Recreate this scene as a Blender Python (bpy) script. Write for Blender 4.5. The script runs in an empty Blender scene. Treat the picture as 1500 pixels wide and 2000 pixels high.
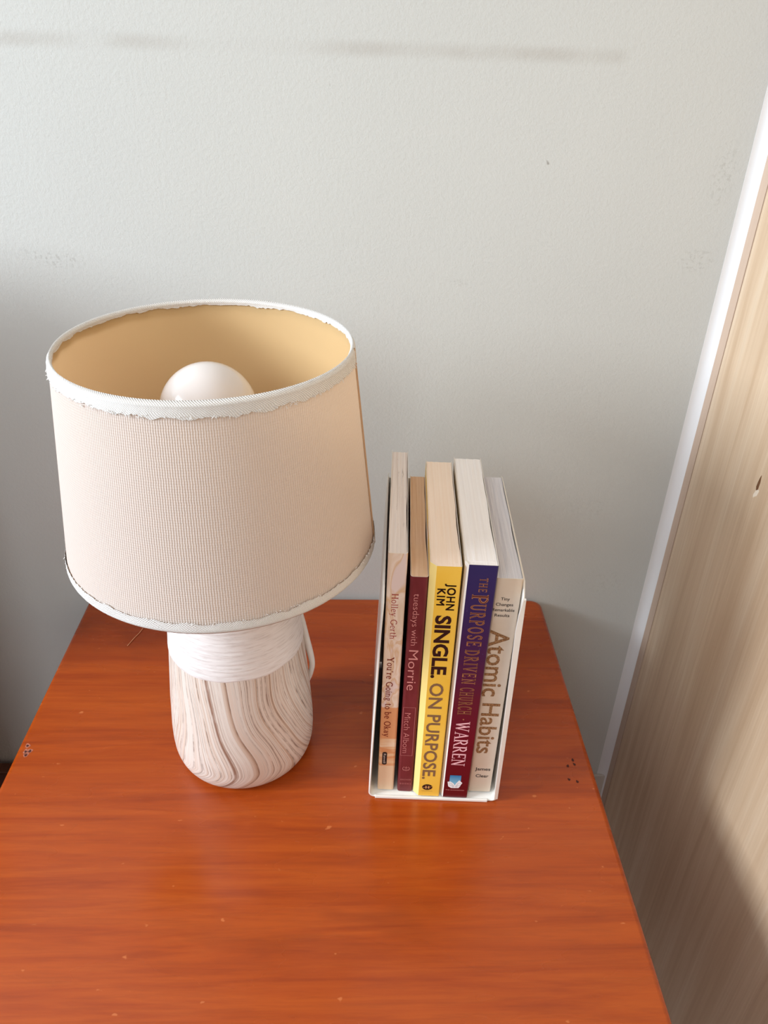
import bpy, bmesh, math, random
from mathutils import Vector, Matrix, noise
random.seed(4)
C = bpy.context.scene.collection
S = 0.49            # metres per layout unit
TZ = 0.45         # height of the table top

# ------------------------------------------------------------------ camera
cam = bpy.data.cameras.new('camera'); co = bpy.data.objects.new('camera', cam); C.objects.link(co)
cam.sensor_fit = 'HORIZONTAL'; cam.sensor_width = 36.0; cam.lens = 36.0 * 1530.26 / 1500.0
cam.clip_start = 0.01
rt = Vector((0.9993269, -0.02407773, 0.02767683)); up = Vector((-0.01110615, 0.52047685, 0.85380355)); fw = Vector((0.0349628, 0.85353624, -0.51985911))
m = Matrix((rt, up, -fw)).transposed().to_4x4()
m.translation = Vector((0.54334761 * S, -1.30378426 * S, 1.0 * S + TZ))
co.matrix_world = m
bpy.context.scene.camera = co

# ------------------------------------------------------------------ light
sc = bpy.context.scene
sc.view_settings.view_transform = 'Standard'; sc.view_settings.look = 'None'
sc.view_settings.gamma = 1.0; sc.view_settings.use_curve_mapping = False
sc.view_settings.exposure = -0.30
w = bpy.data.worlds.new('daylit_room'); sc.world = w; w.use_nodes = True
w.node_tree.nodes['Background'].inputs[0].default_value = (0.76, 0.875, 1.0, 1)
w.node_tree.nodes['Background'].inputs[1].default_value = 1.7

def area_light(name, loc, target, sx, sy, power, col):
    l = bpy.data.lights.new(name, 'AREA'); l.shape = 'RECTANGLE'; l.size = sx; l.size_y = sy
    l.energy = power; l.color = col
    o = bpy.data.objects.new(name, l); C.objects.link(o); o.location = loc
    o.rotation_euler = (Vector(target) - Vector(loc)).to_track_quat('-Z', 'Y').to_euler()
    return o
area_light('window_daylight', (-1.35, -0.66, TZ + 0.90), (0.25, -0.20, TZ), 0.58, 0.54, 47, (0.86, 0.93, 1.0))
area_light('front_fill_light', (-0.50, -2.00, TZ + 1.40), (0.25, -0.10, TZ + 0.10), 1.00, 0.90, 19, (0.84, 0.92, 1.0))  # added fill, no window known there; lifts wall and spines from the front

# ------------------------------------------------------------------ helpers
def prop(o, label=None, cat=None, group=None, kind=None):
    if label: o['label'] = label
    if cat: o['category'] = cat
    if group: o['group'] = group
    if kind: o['kind'] = kind
    return o
def empty(name, loc, label, cat, group=None):
    o = bpy.data.objects.new(name, None); C.objects.link(o); o.location = loc
    o.empty_display_size = 0.03
    return prop(o, label, cat, group)
def link(name, me, mats, parent=None, smooth=False):
    o = bpy.data.objects.new(name, me); C.objects.link(o)
    for mm in (mats if isinstance(mats, (list, tuple)) else [mats]): me.materials.append(mm)
    if parent: o.parent = parent
    if smooth:
        for p in me.polygons: p.use_smooth = True
    return o
def from_bm(name, bm, mats, parent=None, smooth=False):
    bmesh.ops.recalc_face_normals(bm, faces=bm.faces)
    me = bpy.data.meshes.new(name); bm.to_mesh(me); bm.free()
    return link(name, me, mats, parent, smooth)
def box(bm, a, b, bevel=0.0, seg=2, mi=0):
    n0 = len(bm.verts)
    v = [bm.verts.new((x, y, z)) for x in (a[0], b[0]) for y in (a[1], b[1]) for z in (a[2], b[2])]
    fs = [bm.faces.new([v[i] for i in f]) for f in ((0,1,3,2),(4,6,7,5),(0,4,5,1),(2,3,7,6),(0,2,6,4),(1,5,7,3))]
    for f in fs: f.material_index = mi
    if bevel:
        es = list({e for f in fs for e in f.edges})
        bmesh.ops.bevel(bm, geom=es, offset=bevel, segments=seg, affect='EDGES', profile=0.5)
def simple_box(name, a, b, mat, parent=None, bevel=0.0, seg=2):
    bm = bmesh.new(); box(bm, a, b, bevel, seg); return from_bm(name, bm, mat, parent, smooth=False)
def lathe(name, prof, mat, parent, n=128, closed=False, fn=None, uv=True):
    """prof: list of (r,z); fn(phi,r,z)->(r,z)"""
    bm = bmesh.new(); rings = []; m_ = len(prof)
    for r, z in prof:
        ring = []
        for i in range(n):
            ph = 2 * math.pi * i / n
            rr, zz = fn(ph, r, z) if fn else (r, z)
            ring.append(bm.verts.new((rr * math.sin(ph), -rr * math.cos(ph), zz)))
        rings.append(ring)
    uvl = bm.loops.layers.uv.new('UVMap')
    last = m_ if closed else m_ - 1
    for j in range(last):
        j2 = (j + 1) % m_
        for i in range(n):
            k = (i + 1) % n
            f = bm.faces.new((rings[j][i], rings[j][k], rings[j2][k], rings[j2][i])); f.smooth = True
            us = (i / n, (i + 1) / n, (i + 1) / n, i / n); vs = (j, j, j + 1, j + 1)
            for l, a, b in zip(f.loops, us, vs): l[uvl].uv = (a, b / max(1, m_ - 1))
    me = bpy.data.meshes.new(name); bm.to_mesh(me); bm.free()
    return link(name, me, mat, parent)
def tube(name, pts, rad, mat, parent=None, n=10, caps=True):
    bm = bmesh.new(); rings = []
    P = [Vector(p) for p in pts]; R_ = rad if isinstance(rad, (list, tuple)) else [rad] * len(P)
    ref = Vector((0.13, 0.9, 0.31)).normalized()
    for i, p in enumerate(P):
        t = (P[min(i + 1, len(P) - 1)] - P[max(i - 1, 0)]).normalized()
        a = t.cross(ref).normalized(); b = t.cross(a).normalized()
        rings.append([bm.verts.new(p + R_[i] * (a * math.cos(2*math.pi*k/n) + b * math.sin(2*math.pi*k/n))) for k in range(n)])
    for i in range(len(P) - 1):
        for k in range(n):
            bm.faces.new((rings[i][k], rings[i][(k+1) % n], rings[i+1][(k+1) % n], rings[i+1][k]))
    if caps: bm.faces.new(rings[0]); bm.faces.new(rings[-1])
    return from_bm(name, bm, mat, parent, smooth=True)
def smooth_pts(P, k=8):
    P = [Vector(p) for p in P]; out = []
    for i in range(len(P) - 1):
        p0 = P[max(i-1, 0)]; p1 = P[i]; p2 = P[i+1]; p3 = P[min(i+2, len(P)-1)]
        for j in range(k):
            t = j / k
            out.append(0.5 * ((2*p1) + (-p0+p2)*t + (2*p0-5*p1+4*p2-p3)*t*t + (-p0+3*p1-3*p2+p3)*t*t*t))
    out.append(P[-1]); return out
def srgb(r, g, b):
    f = lambda c: (c/255/12.92) if c/255 <= 0.04045 else ((c/255+0.055)/1.055) ** 2.4
    return (f(r), f(g), f(b), 1)

# ------------------------------------------------------------------ material helpers
class M:
    def __init__(s, name, col=(0.8, 0.8, 0.8, 1), rough=0.5, spec=0.5, coat=0.0):
        s.m = bpy.data.materials.new(name); s.m.use_nodes = True
        s.nt = s.m.node_tree; s.n = s.nt.nodes; s.b = s.n['Principled BSDF']; s.out = s.n['Material Output']
        s.b.inputs['Base Color'].default_value = col; s.b.inputs['Roughness'].default_value = rough
        s.b.inputs['Specular IOR Level'].default_value = spec
        s.b.inputs['Coat Weight'].default_value = coat
    def node(s, t, **k):
        n = s.n.new(t)
        for a, v in k.items(): setattr(n, a, v)
        return n
    def l(s, a, b): s.nt.links.new(a, b)
    def coords(s, kind='Object', scale=(1,1,1), loc=(0,0,0), rot=(0,0,0)):
        tc = s.node('ShaderNodeTexCoord'); mp = s.node('ShaderNodeMapping')
        s.l(tc.outputs[kind], mp.inputs[0]); mp.inputs['Scale'].default_value = scale
        mp.inputs['Location'].default_value = loc; mp.inputs['Rotation'].default_value = rot
        return mp.outputs[0]
    def noise(s, vec, scale=5, detail=4, rough=0.5, dist=0.0, dim='3D'):
        n = s.node('ShaderNodeTexNoise', noise_dimensions=dim)
        n.inputs['Scale'].default_value = scale; n.inputs['Detail'].default_value = detail
        n.inputs['Roughness'].default_value = rough; n.inputs['Distortion'].default_value = dist
        if vec is not None: s.l(vec, n.inputs['W' if dim == '1D' else 'Vector'])
        return n.outputs[0]
    def ramp(s, fac, stops, interp='LINEAR'):
        n = s.node('ShaderNodeValToRGB'); e = n.color_ramp.elements; n.color_ramp.interpolation = interp
        stops = sorted(stops, key=lambda t: t[0])
        e[0].position, e[0].color = stops[0][0], stops[0][1]
        e[1].position, e[1].color = stops[-1][0], stops[-1][1]
        for p, c in stops[1:-1]:
            x = e.new(p); x.color = c
        s.l(fac, n.inputs[0]); return n.outputs[0]
    def mix(s, fac, a, b, mode='MIX'):
        n = s.node('ShaderNodeMix', data_type='RGBA', blend_type=mode)
        for sock, v in ((n.inputs[0], fac), (n.inputs[6], a), (n.inputs[7], b)):
            if isinstance(v, bpy.types.NodeSocket): s.l(v, sock)
            else: sock.default_value = v
        return n.outputs[2]
    def math(s, op, a, b=0.0, clamp=False):
        n = s.node('ShaderNodeMath', operation=op, use_clamp=clamp)
        for sock, v in ((n.inputs[0], a), (n.inputs[1], b)):
            if isinstance(v, bpy.types.NodeSocket): s.l(v, sock)
            else: sock.default_value = v
        return n.outputs[0]
    def sep(s, vec):
        n = s.node('ShaderNodeSeparateXYZ'); s.l(vec, n.inputs[0]); return n.outputs
    def bump(s, h, strength=0.2, dist=0.001, prev=None):
        n = s.node('ShaderNodeBump'); n.inputs['Strength'].default_value = strength
        n.inputs['Distance'].default_value = dist; s.l(h, n.inputs['Height'])
        if prev is not None: s.l(prev, n.inputs['Normal'])
        s.l(n.outputs[0], s.b.inputs['Normal']); return n.outputs[0]
    def color(s, c): s.l(c, s.b.inputs['Base Color'])
G = lambda v: (v, v, v, 1)
def smask(mt, x, lo, hi, soft):
    """soft box mask of scalar x between lo and hi"""
    def mr(a0, a1):
        n = mt.node('ShaderNodeMapRange', interpolation_type='SMOOTHSTEP'); mt.l(x, n.inputs[0])
        n.inputs[1].default_value = a0; n.inputs[2].default_value = a1; return n.outputs[0]
    return mt.math('MULTIPLY', mr(lo - soft, lo + soft), mt.math('SUBTRACT', 1.0, mr(hi - soft, hi + soft)))

# ---- wall paint
mw = M('painted_plaster', G(0.7), 0.75, 0.3)
v = mw.coords('Object'); X, Y, Z = mw.sep(v)
big = mw.noise(v, 3.0, 3, 0.5)
base = mw.ramp(big, [(0.3, srgb(204, 206, 202)), (0.7, srgb(210, 212, 208))])
sm = mw.coords('Object', (9, 9, 70))
# long faint dirty line where something used to lean against the wall
linez = mw.math('SUBTRACT', Z, TZ + 0.981 * S)
band = smask(mw, linez, -0.0035, 0.0045, 0.0035)
inx = smask(mw, X, -0.3, 0.925 * S, 0.006)
patch = mw.ramp(mw.noise(v, 11, 3, 0.6), [(0.36, G(0.1)), (0.62, G(1))])
gap = mw.math('SUBTRACT', 1.0, mw.math('MULTIPLY', smask(mw, X, 0.27 * S, 0.50 * S, 0.03), 0.85))
dm = mw.math('MULTIPLY', mw.math('MULTIPLY', band, inx), mw.math('MULTIPLY', patch, gap))
base = mw.mix(mw.math('MULTIPLY', dm, 0.42), base, srgb(172, 164, 154))
# small grey scuffs
def scuff(cx, cz, rx, rz, amt):
    global base
    a = mw.math('DIVIDE', mw.math('SUBTRACT', X, cx * S), rx); b = mw.math('DIVIDE', mw.math('SUBTRACT', Z, TZ + cz * S), rz)
    d = mw.math('ADD', mw.math('MULTIPLY', a, a), mw.math('MULTIPLY', b, b))
    inside = mw.math('SUBTRACT', 1.0, d, True)
    sp = mw.ramp(mw.noise(v, 300, 3, 0.6), [(0.52, G(0)), (0.62, G(1))])
    base = mw.mix(mw.math('MULTIPLY', mw.math('MULTIPLY', inside, sp), amt * 0.3), base, srgb(120, 112, 100))
for a in ((0.063, 0.675, .022, .008, .8), (0.02, 0.684, .02, .006, .5), (1.098, 0.696, .016, .012, .8), (1.11, 0.83, .012, .03, .6),
          (0.702, 0.653, .016, .004, .6), (1.0, 0.22, .03, .02, .25), (1.06, 0.04, .03, .02, .3)): scuff(*a)
speck = mw.ramp(mw.noise(v, 60, 2, 0.5), [(0.775, G(0)), (0.79, G(1))])
base = mw.mix(mw.math('MULTIPLY', speck, 0.6), base, srgb(120, 112, 104))
mw.color(base)
nb = mw.bump(mw.noise(v, 340, 4, 0.6), 0.26, 0.001)
mw.bump(mw.noise(v, 900, 2, 0.5), 0.12, 0.0006, nb)

# ---- glossy sealant strip
mcaulk = M('white_sealant', G(0.86), 0.28, 0.6)
mcaulk.bump(mcaulk.noise(mcaulk.coords('Object', (1, 1, 0.4)), 25, 2), 0.15, 0.002)

# ---- varnished table wood, grain along X
def wood_mat(name, ax='x'):
    mt = M(name, G(0.5), 0.24, 0.5)
    sc_ = {'x': (1.6, 26, 26), 'y': (26, 1.6, 26), 'z': (26, 26, 1.6)}[ax]
    v = mt.coords('Object', sc_); v1 = mt.coords('Object', tuple(a * 0.32 for a in sc_), (3.1, 1.7, 0.4))
    g1 = mt.noise(v, 3.4, 9, 0.62, 0.7); g2 = mt.noise(v1, 1.3, 3, 0.5, 0.5)
    fine = mt.noise(mt.coords('Object', tuple(a * 5 for a in sc_)), 3, 4, 0.7)
    c = mt.ramp(g1, [(0.2, srgb(134, 47, 9)), (0.45, srgb(164, 67, 13)), (0.6, srgb(173, 75, 17)), (0.85, srgb(154, 60, 11))])
    c = mt.mix(mt.ramp(g2, [(0.32, G(0.5)), (0.56, G(0))]), c, srgb(132, 44, 8))
    c = mt.mix(mt.ramp(fine, [(0.35, G(0.22)), (0.55, G(0))]), c, srgb(116, 42, 12))
    bl = mt.noise(mt.coords('Object', tuple(a * b for a, b in zip(sc_, (.9, .16, .16)))), 2.6, 4, 0.62, 0.3)
    c = mt.mix(mt.ramp(bl, [(0.57, G(0)), (0.72, G(0.6))]), c, srgb(100, 32, 8))
    dots = mt.noise(mt.coords('Object', (1, 1.6, 1)), 95, 2, 0.5)
    c = mt.mix(mt.ramp(dots, [(0.735, G(0)), (0.77, G(0.5))]), c, srgb(214, 128, 74))
    mt.color(c)
    rr = mt.ramp(mt.noise(mt.coords('Object', (1, 3, 1)), 9, 3), [(0.3, G(0.2)), (0.7, G(0.34))])
    mt.l(rr, mt.b.inputs['Roughness'])
    h = mt.bump(mt.noise(mt.coords('Object', (1, 1.5, 1)), 30, 2), 0.05, 0.001)
    mt.bump(fine, 0.10, 0.0004, h)
    return mt
mt_x = wood_mat('varnished_wood_along', 'x'); mt_y = wood_mat('varnished_wood_across', 'y'); mt_z = wood_mat('varnished_wood_upright', 'z')

# ---- pale laminate with upright grain
def laminate(name, a, b, c3, rough=0.42):
    mt = M(name, G(0.5), rough, 0.4)
    v = mt.coords('Object', (14, 14, 0.55)); g = mt.noise(v, 5, 8, 0.62, 0.25)
    g2 = mt.noise(mt.coords('Object', (14, 14, 0.25)), 1.3, 3, 0.5, 0.2)
    c = mt.ramp(g, [(0.3, a), (0.5, b), (0.72, c3)])
    c = mt.mix(mt.ramp(g2, [(0.35, G(0.35)), (0.65, G(0))]), c, a)
    fine = mt.noise(mt.coords('Object', (120, 120, 1.5)), 4, 3, 0.6)
    c = mt.mix(mt.ramp(fine, [(0.4, G(0.3)), (0.58, G(0))]), c, a)
    mt.color(c); mt.bump(fine, 0.12, 0.0004); return mt
mlam = laminate('pale_laminate', srgb(198, 168, 136), srgb(218, 192, 162), srgb(230, 210, 184))
medge = laminate('laminate_edging', srgb(196, 170, 148), srgb(203, 178, 157), srgb(210, 188, 168))
mgroove = M('brown_joint', srgb(120, 84, 40), 0.7)
mfloor = M('dark_floor_tile', srgb(88, 40, 24), 0.35)
mfloor.color(mfloor.ramp(mfloor.noise(mfloor.coords('Object'), 14, 5), [(0.35, srgb(70, 30, 20)), (0.7, srgb(98, 46, 28))]))
mskirt = M('pale_skirting', srgb(214, 206, 196), 0.4)
mskirt.bump(mskirt.noise(mskirt.coords('Object'), 60, 3), 0.1, 0.001)
mblock = laminate('blocker_laminate', srgb(84, 44, 28), srgb(98, 54, 34), srgb(110, 62, 40))

# ------------------------------------------------------------------ setting
XP = 1.1652 * S
simple_box('floor', (-1.6, -2.2, -0.05), (XP + 0.75, 0.0, 0.0), mfloor.m)['kind'] = 'structure'
simple_box('wall_back', (-1.6, 0.0, -0.05), (XP + 0.75, 0.12, 2.4), mw.m)['kind'] = 'structure'
mroom = M('room_plaster', srgb(196, 192, 186), 0.8)
simple_box('ceiling', (-1.6, -2.2, 2.4), (XP + 0.75, 0.12, 2.45), mroom.m)['kind'] = 'structure'
simple_box('wall_front', (-1.6, -2.3, -0.05), (XP + 0.75, -2.2, 2.4), mroom.m)['kind'] = 'structure'
simple_box('wall_left', (-1.7, -2.2, -0.05), (-1.6, 0.0, 0.73), mroom.m)['kind'] = 'structure'
simple_box('wall_right', (XP + 0.65, -2.2, -0.05), (XP + 0.75, 0.0, 2.4), mroom.m)['kind'] = 'structure'
bm = bmesh.new()
skz = TZ - 0.545 * S + 0.001
sk = simple_box('baseboard_back', (-1.6, -0.0040, 0.0), (XP, 0.0002, skz), mskirt.m, bevel=0.0012); sk['kind'] = 'structure'
# sealant fillet in the corner between wall and wardrobe
bm = bmesh.new(); N = 28; rx, ry = 0.021 * S, 0.0055
prof = []
for i in range(N + 1):
    a = i / N
    prof.append((XP - rx * (1 - a), -ry * a ** 2.6 - 0.0002))
cols = []
for (x, y) in prof + [(XP, 0.0005), (XP - rx, 0.0005)]:
    cols.append([bm.verts.new((x, y, z)) for z in (0.0, 2.4)])
for i in range(len(cols)):
    a, b = cols[i], cols[(i + 1) % len(cols)]
    f = bm.faces.new((a[0], b[0], b[1], a[1]))
bm.faces.new([c[0] for c in cols]); bm.faces.new([c[1] for c in cols])
tr = from_bm('trim_1', bm, mcaulk.m); tr['kind'] = 'structure'

# wardrobe to the right
wd = empty('wardrobe', (XP, -0.5, 0), 'tall pale wood grain wardrobe side standing right of the table', 'wardrobe')
gy = 0.0372 * S
def wpart(name, a, b, mat, bevel=0.0):
    bmm = bmesh.new(); box(bmm, a, b, bevel)
    o = from_bm(name, bmm, mat, wd); o.matrix_parent_inverse = Matrix.Translation((-XP, 0.5, 0)); return o
wpart('edge_strip', (XP, -gy + 0.0006, 0.002), (XP + 0.018, -0.0005, 2.2), medge.m, 0.0003)
wpart('joint_strip', (XP + 0.0012, -gy - 0.0010, 0.002), (XP + 0.016, -gy + 0.0008, 2.2), mgroove.m)['label'] = 'thin brown joint line'
# side panel with a small gouge pressed into it
bmm = bmesh.new(); box(bmm, (XP, -1.1, 0.002), (XP + 0.018, -gy - 0.0008, 2.2), 0.0004)
wpart_o = from_bm('side_panel', bmm, mlam.m, wd); wpart_o.matrix_parent_inverse = Matrix.Translation((-XP, 0.5, 0))
wpart('carcass', (XP + 0.0185, -1.1, 0.002), (XP + 0.6, -0.006, 2.18), medge.m)
gm = M('bare_chipboard', srgb(112, 74, 44), 0.9); gl = M('chipped_edge', srgb(240, 226, 206), 0.7)
def chip(name, cy, cz, pts, mat, th=0.0003):
    bmm = bmesh.new()
    f0 = [bmm.verts.new((XP - th, cy + a, cz + b)) for a, b in pts]; f1 = [bmm.verts.new((XP + 0.0002, cy + a * 1.1, cz + b * 1.1)) for a, b in pts]
    bmm.faces.new(f0); bmm.faces.new(f1)
    for i in range(len(pts)): j = (i + 1) % len(pts); bmm.faces.new((f0[i], f0[j], f1[j], f1[i]))
    o = from_bm(name, bmm, mat, wd); o.matrix_parent_inverse = Matrix.Translation((-XP, 0.5, 0)); return o
cy, cz = -0.258 * S, TZ + 0.422 * S
chip('chip_mark', cy, cz, [(-0.0012, .0075), (-.0022, .002), (-.0018, -.004), (.0000, -.0055), (.0010, -.0030), (.0006, .001), (-.0002, .005)], gm.m)['label'] = 'dark gouge in the pale panel'
chip('chip_mark', cy, cz, [(-.0030, -.0085), (-.0040, -.004), (-.0030, -.0035), (.0000, -.0060), (.0020, -.0105), (.0014, -.0125), (-.0008, -.0105)], gl.m, .0002)['label'] = 'whitish torn edge of the gouge'

# added blocker, mostly out of view, invented to shade the low left wall
hb = empty('headboard', (-0.40, -0.06, 0), 'dark brown bed headboard against the wall left of the table', 'headboard')
def hpart(n_, a, b, bev=0.004):
    bmm = bmesh.new(); box(bmm, a, b, bev); o = from_bm(n_, bmm, mblock.m, hb); o.matrix_parent_inverse = Matrix.Translation((0.40, 0.06, 0)); return o
HBX, HBY, HBZ = -0.125, -0.14, TZ + 0.38
hpart('blocker_panel', (-1.1, HBY + 0.02, 0.10), (HBX - 0.03, HBY + 0.045, HBZ - 0.03))
hpart('lower_rail', (-1.095, -0.020, 0.0), (-0.120, -0.0045, TZ - 0.4934 * S), 0.002)
hpart('post', (HBX - 0.045, HBY, 0.0), (HBX, HBY + 0.06, HBZ)); hpart('post', (-1.14, HBY, 0.0), (-1.095, HBY + 0.06, HBZ))
hpart('top_rail', (-1.095, HBY, HBZ - 0.05), (HBX - 0.045, HBY + 0.06, HBZ))

# ------------------------------------------------------------------ table
W = 0.9295 * S; D = 0.44
tb = empty('side_table', (W / 2, -D / 2, 0), 'low orange brown varnished wooden table against the white wall', 'table')
def tpart(name, a, b, mat, bevel=0.0, seg=2):
    bmm = bmesh.new(); box(bmm, a, b, bevel, seg); o = from_bm(name, bmm, mat, tb)
    o.matrix_parent_inverse = Matrix.Translation((-W / 2, D / 2, 0)); return o
# top: slab with rounded vertical corners and eased edge
bm = bmesh.new()
T0, T1 = TZ - 0.020, TZ
outl = []
for (cx, cy_, a0) in ((W - .010, -.003 - .010, 0), (.010, -.003 - .010, 90), (.010, -D + .010, 180), (W - .010, -D + .010, 270)):
    for k in range(7):
        a = math.radians(a0 + 15 * k); outl.append((cx + .010 * math.cos(a), cy_ + .010 * math.sin(a)))
ctr = (W / 2, -D / 2)
def ring(off, z):
    out = []
    for (x, y) in outl:
        dx = max(-1, min(1, (x - ctr[0]) / (W / 2))); dy = max(-1, min(1, (y - ctr[1]) / (D / 2)))
        out.append(bm.verts.new((x - off * dx, y - off * dy, z)))
    return out
rs = [ring(.001, T0), ring(0, T0 + .0015)]
rs += [ring(0.0042 * (1 - math.cos(t)), T1 - 0.0042 + 0.0042 * math.sin(t)) for t in [math.radians(x) for x in (0, 18, 36, 54, 72, 90)]]
for i in range(len(rs) - 1):
    for k in range(len(outl)):
        f = bm.faces.new((rs[i][k], rs[i][(k+1) % len(outl)], rs[i+1][(k+1) % len(outl)], rs[i+1][k])); f.smooth = True
bm.faces.new(rs[-1]); bm.faces.new(rs[0])
o = from_bm('tabletop', bm, mt_x.m, tb); o.matrix_parent_inverse = Matrix.Translation((-W / 2, D / 2, 0))
LG = .035
for (x, y) in ((.012, -.02 - LG), (W - .012 - LG, -.02 - LG), (.012, -D + .018), (W - .012 - LG, -D + .018)):
    tpart('leg', (x, y, 0), (x + LG, y + LG, T0), mt_z.m, .002)
tpart('apron', (.012 + LG, -.045, T0 - .06), (W - .012 - LG, -.027, T0), mt_x.m, .001)
tpart('apron', (.012 + LG, -D + .026, T0 - .06), (W - .012 - LG, -D + .044, T0), mt_x.m, .001)
tpart('apron', (.018, -D + .018 + LG, T0 - .06), (.036, -.02 - LG, T0), mt_y.m, .001)
tpart('apron', (W - .036, -D + .018 + LG, T0 - .06), (W - .018, -.02 - LG, T0), mt_y.m, .001)
# filler over nail heads near both edges
mfill = M('pinkish_filler', srgb(176, 104, 80), 0.6); mhole = M('nail_hole', srgb(70, 22, 12), 0.7)
def disc(name, x, y, r, mat, z, parent=tb, irregular=0.25):
    bmm = bmesh.new(); n = 12
    ph = random.random() * 6
    vs = [bmm.verts.new((x + r * (1 + irregular * math.sin(3 * a + ph)) * math.cos(a), y + 1.3 * r * (1 + irregular * math.cos(2 * a + ph)) * math.sin(a), z)) for a in [2 * math.pi * k / n for k in range(n)]]
    bmm.faces.new(vs)
    o = from_bm(name, bmm, mat, parent)
    if parent is tb: o.matrix_parent_inverse = Matrix.Translation((-W / 2, D / 2, 0))
    if o.data.polygons[0].normal.z < 0: o.data.flip_normals()
    return o
def nails(ux, uy, pts, fill=True):
    for (dx, dy) in pts:
        if fill: disc('filler_spot', ux * S + dx, uy * S + dy, .0019, mfill.m, TZ + .00012)
        disc('nail_mark', ux * S + dx, uy * S + dy - .0002, .0010, mhole.m, TZ + .00020)
nails(.0165, -.414, [(-.0010, .0055), (-.0003, -.0005), (.0028, .0002), (.0012, -.0040)])
nails(.894, -.444, [(-.0025, 0), (.0030, .0016), (.0028, .0060)], False)
nails(.905, -.475, [(-.004, 0), (-.010, .002)], False)

# ------------------------------------------------------------------ lamp
LX, LY = .3655 * S, -.393 * S
lamp = empty('table_lamp', (LX, LY, TZ), 'table lamp with marbled ceramic base and cream fabric drum shade', 'lamp')
def interp(x, xs, ys):
    for i in range(len(xs) - 1):
        if x <= xs[i + 1]:
            t = (x - xs[i]) / (xs[i + 1] - xs[i]); return ys[i] + (ys[i + 1] - ys[i]) * t
    return ys[-1]
ZN = [0, .004, .010, .018, .030, .050, .07, .13, .2, .3, .42]
RN = [.0905, .0985, .1035, .1070, .1098, .1108, .1106, .1070, .1012, .0925, .0838]
def rbase(z):   # smooth in z (units)
    return (interp(z - .004, ZN, RN) if z > .004 else RN[0]) * .25 + interp(z, ZN, RN) * .5 + interp(min(z + .004, .42), ZN, RN) * .25
# marbled body: UV x = flow coordinate of the clay streaks
def sst(a, b, x):
    t = max(0, min(1, (x - a) / (b - a))); return t * t * (3 - 2 * t)
def flow(ph, z):
    if ph > math.pi: ph -= 2 * math.pi
    s = max(0.0, (.235 - z) / .235)
    wr = sst(.0, 1.6, ph); wl = sst(.1, 1.35, -ph)
    mid = .27 * sst(0.15, .78, s) - .36 * sst(.80, 1.06, s) + .03 * math.sin(s * 9 + ph * 3)
    right = .98 * s ** 1.7
    left = .05 * math.sin(s * 7) - .34 * s * s
    u = ph - (1 - wr - wl) * mid - wr * right - wl * left
    nz = noise.noise(Vector((ph * 1.5, z * 6, 2.3))) * .05 + noise.noise(Vector((ph * 4, z * 14, 7.7))) * .012
    return u + nz
mm_ = M('marbled_ceramic', G(0.8), 0.42, 0.45)
tc = mm_.node('ShaderNodeTexCoord'); U, V, _ = mm_.sep(tc.outputs['UV'])
n1 = mm_.noise(U, 10.0, 4, 0.62, 0, '1D'); n2 = mm_.noise(U, 34, 3, 0.6, 0, '1D')
# streak strength varies along the streak
vv = mm_.node('ShaderNodeCombineXYZ'); mm_.l(mm_.math('MULTIPLY', U, 9.0), vv.inputs[0]); mm_.l(mm_.math('MULTIPLY', V, 2.2), vv.inputs[1])
n3 = mm_.noise(vv.outputs[0], 1.6, 5, 0.62)
c = mm_.ramp(n1, [(0.32, srgb(188, 160, 138)), (0.42, srgb(216, 196, 180)), (0.50, srgb(230, 221, 212)), (0.60, srgb(220, 202, 188)), (0.70, srgb(232, 224, 216))])
lf = mm_.ramp(n3, [(0.42, G(0)), (0.62, G(1))])
c = mm_.mix(mm_.math('MULTIPLY', mm_.ramp(n2, [(0.36, G(0.85)), (0.45, G(0.0))]), lf), c, srgb(132, 108, 92))
n4 = mm_.noise(U, 60, 2, 0.6, 0, '1D')
lf2 = mm_.ramp(mm_.noise(vv.outputs[0], 0.9, 3, 0.5), [(0.38, G(0.15)), (0.6, G(1))])
c = mm_.mix(mm_.math('MULTIPLY', mm_.ramp(n4, [(0.33, G(0.75)), (0.43, G(0.0))]), lf2), c, srgb(142, 120, 106))
c = mm_.mix(mm_.math('MULTIPLY', mm_.ramp(n1, [(0.60, G(0)), (0.66, G(0.5)), (0.72, G(0))]), lf), c, srgb(216, 176, 140))
U01 = mm_.math('MULTIPLY', mm_.math('ADD', U, 2.0), 0.25)
def st(u): return (u + 2.0) / 4.0
lines = []
def addline(u, wd_, amt):
    lines.extend([(st(u - wd_), G(0)), (st(u - wd_ * .45), G(amt)), (st(u + wd_ * .45), G(amt)), (st(u + wd_), G(0))])
for a in ((-.80, .010, .4), (-.285, .030, .9), (-.225, .009, .8), (-.02, .009, .6), (.10, .007, .5), (.24, .008, .5), (.50, .012, .5), (.62, .009, .6)): addline(*a)
c = mm_.mix(mm_.math('MULTIPLY', mm_.ramp(U01, lines[:32]), mm_.ramp(n3, [(0.3, G(.55)), (0.5, G(1))])), c, srgb(140, 100, 78))
mm_.color(c)
bmb = bmesh.new(); NP, NZ = 420, 110; rows = []
zs = [.42 * (j / NZ) ** 1.35 for j in range(NZ + 1)]
uvl = bmb.loops.layers.uv.new('UVMap')
for z in zs:
    r = rbase(z) * S
    rows.append([bmb.verts.new((r * math.sin(2*math.pi*i/NP), -r * math.cos(2*math.pi*i/NP), z * S)) for i in range(NP)])
FL = [[flow(2*math.pi*i/NP, z) for i in range(NP)] for z in zs]
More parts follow.
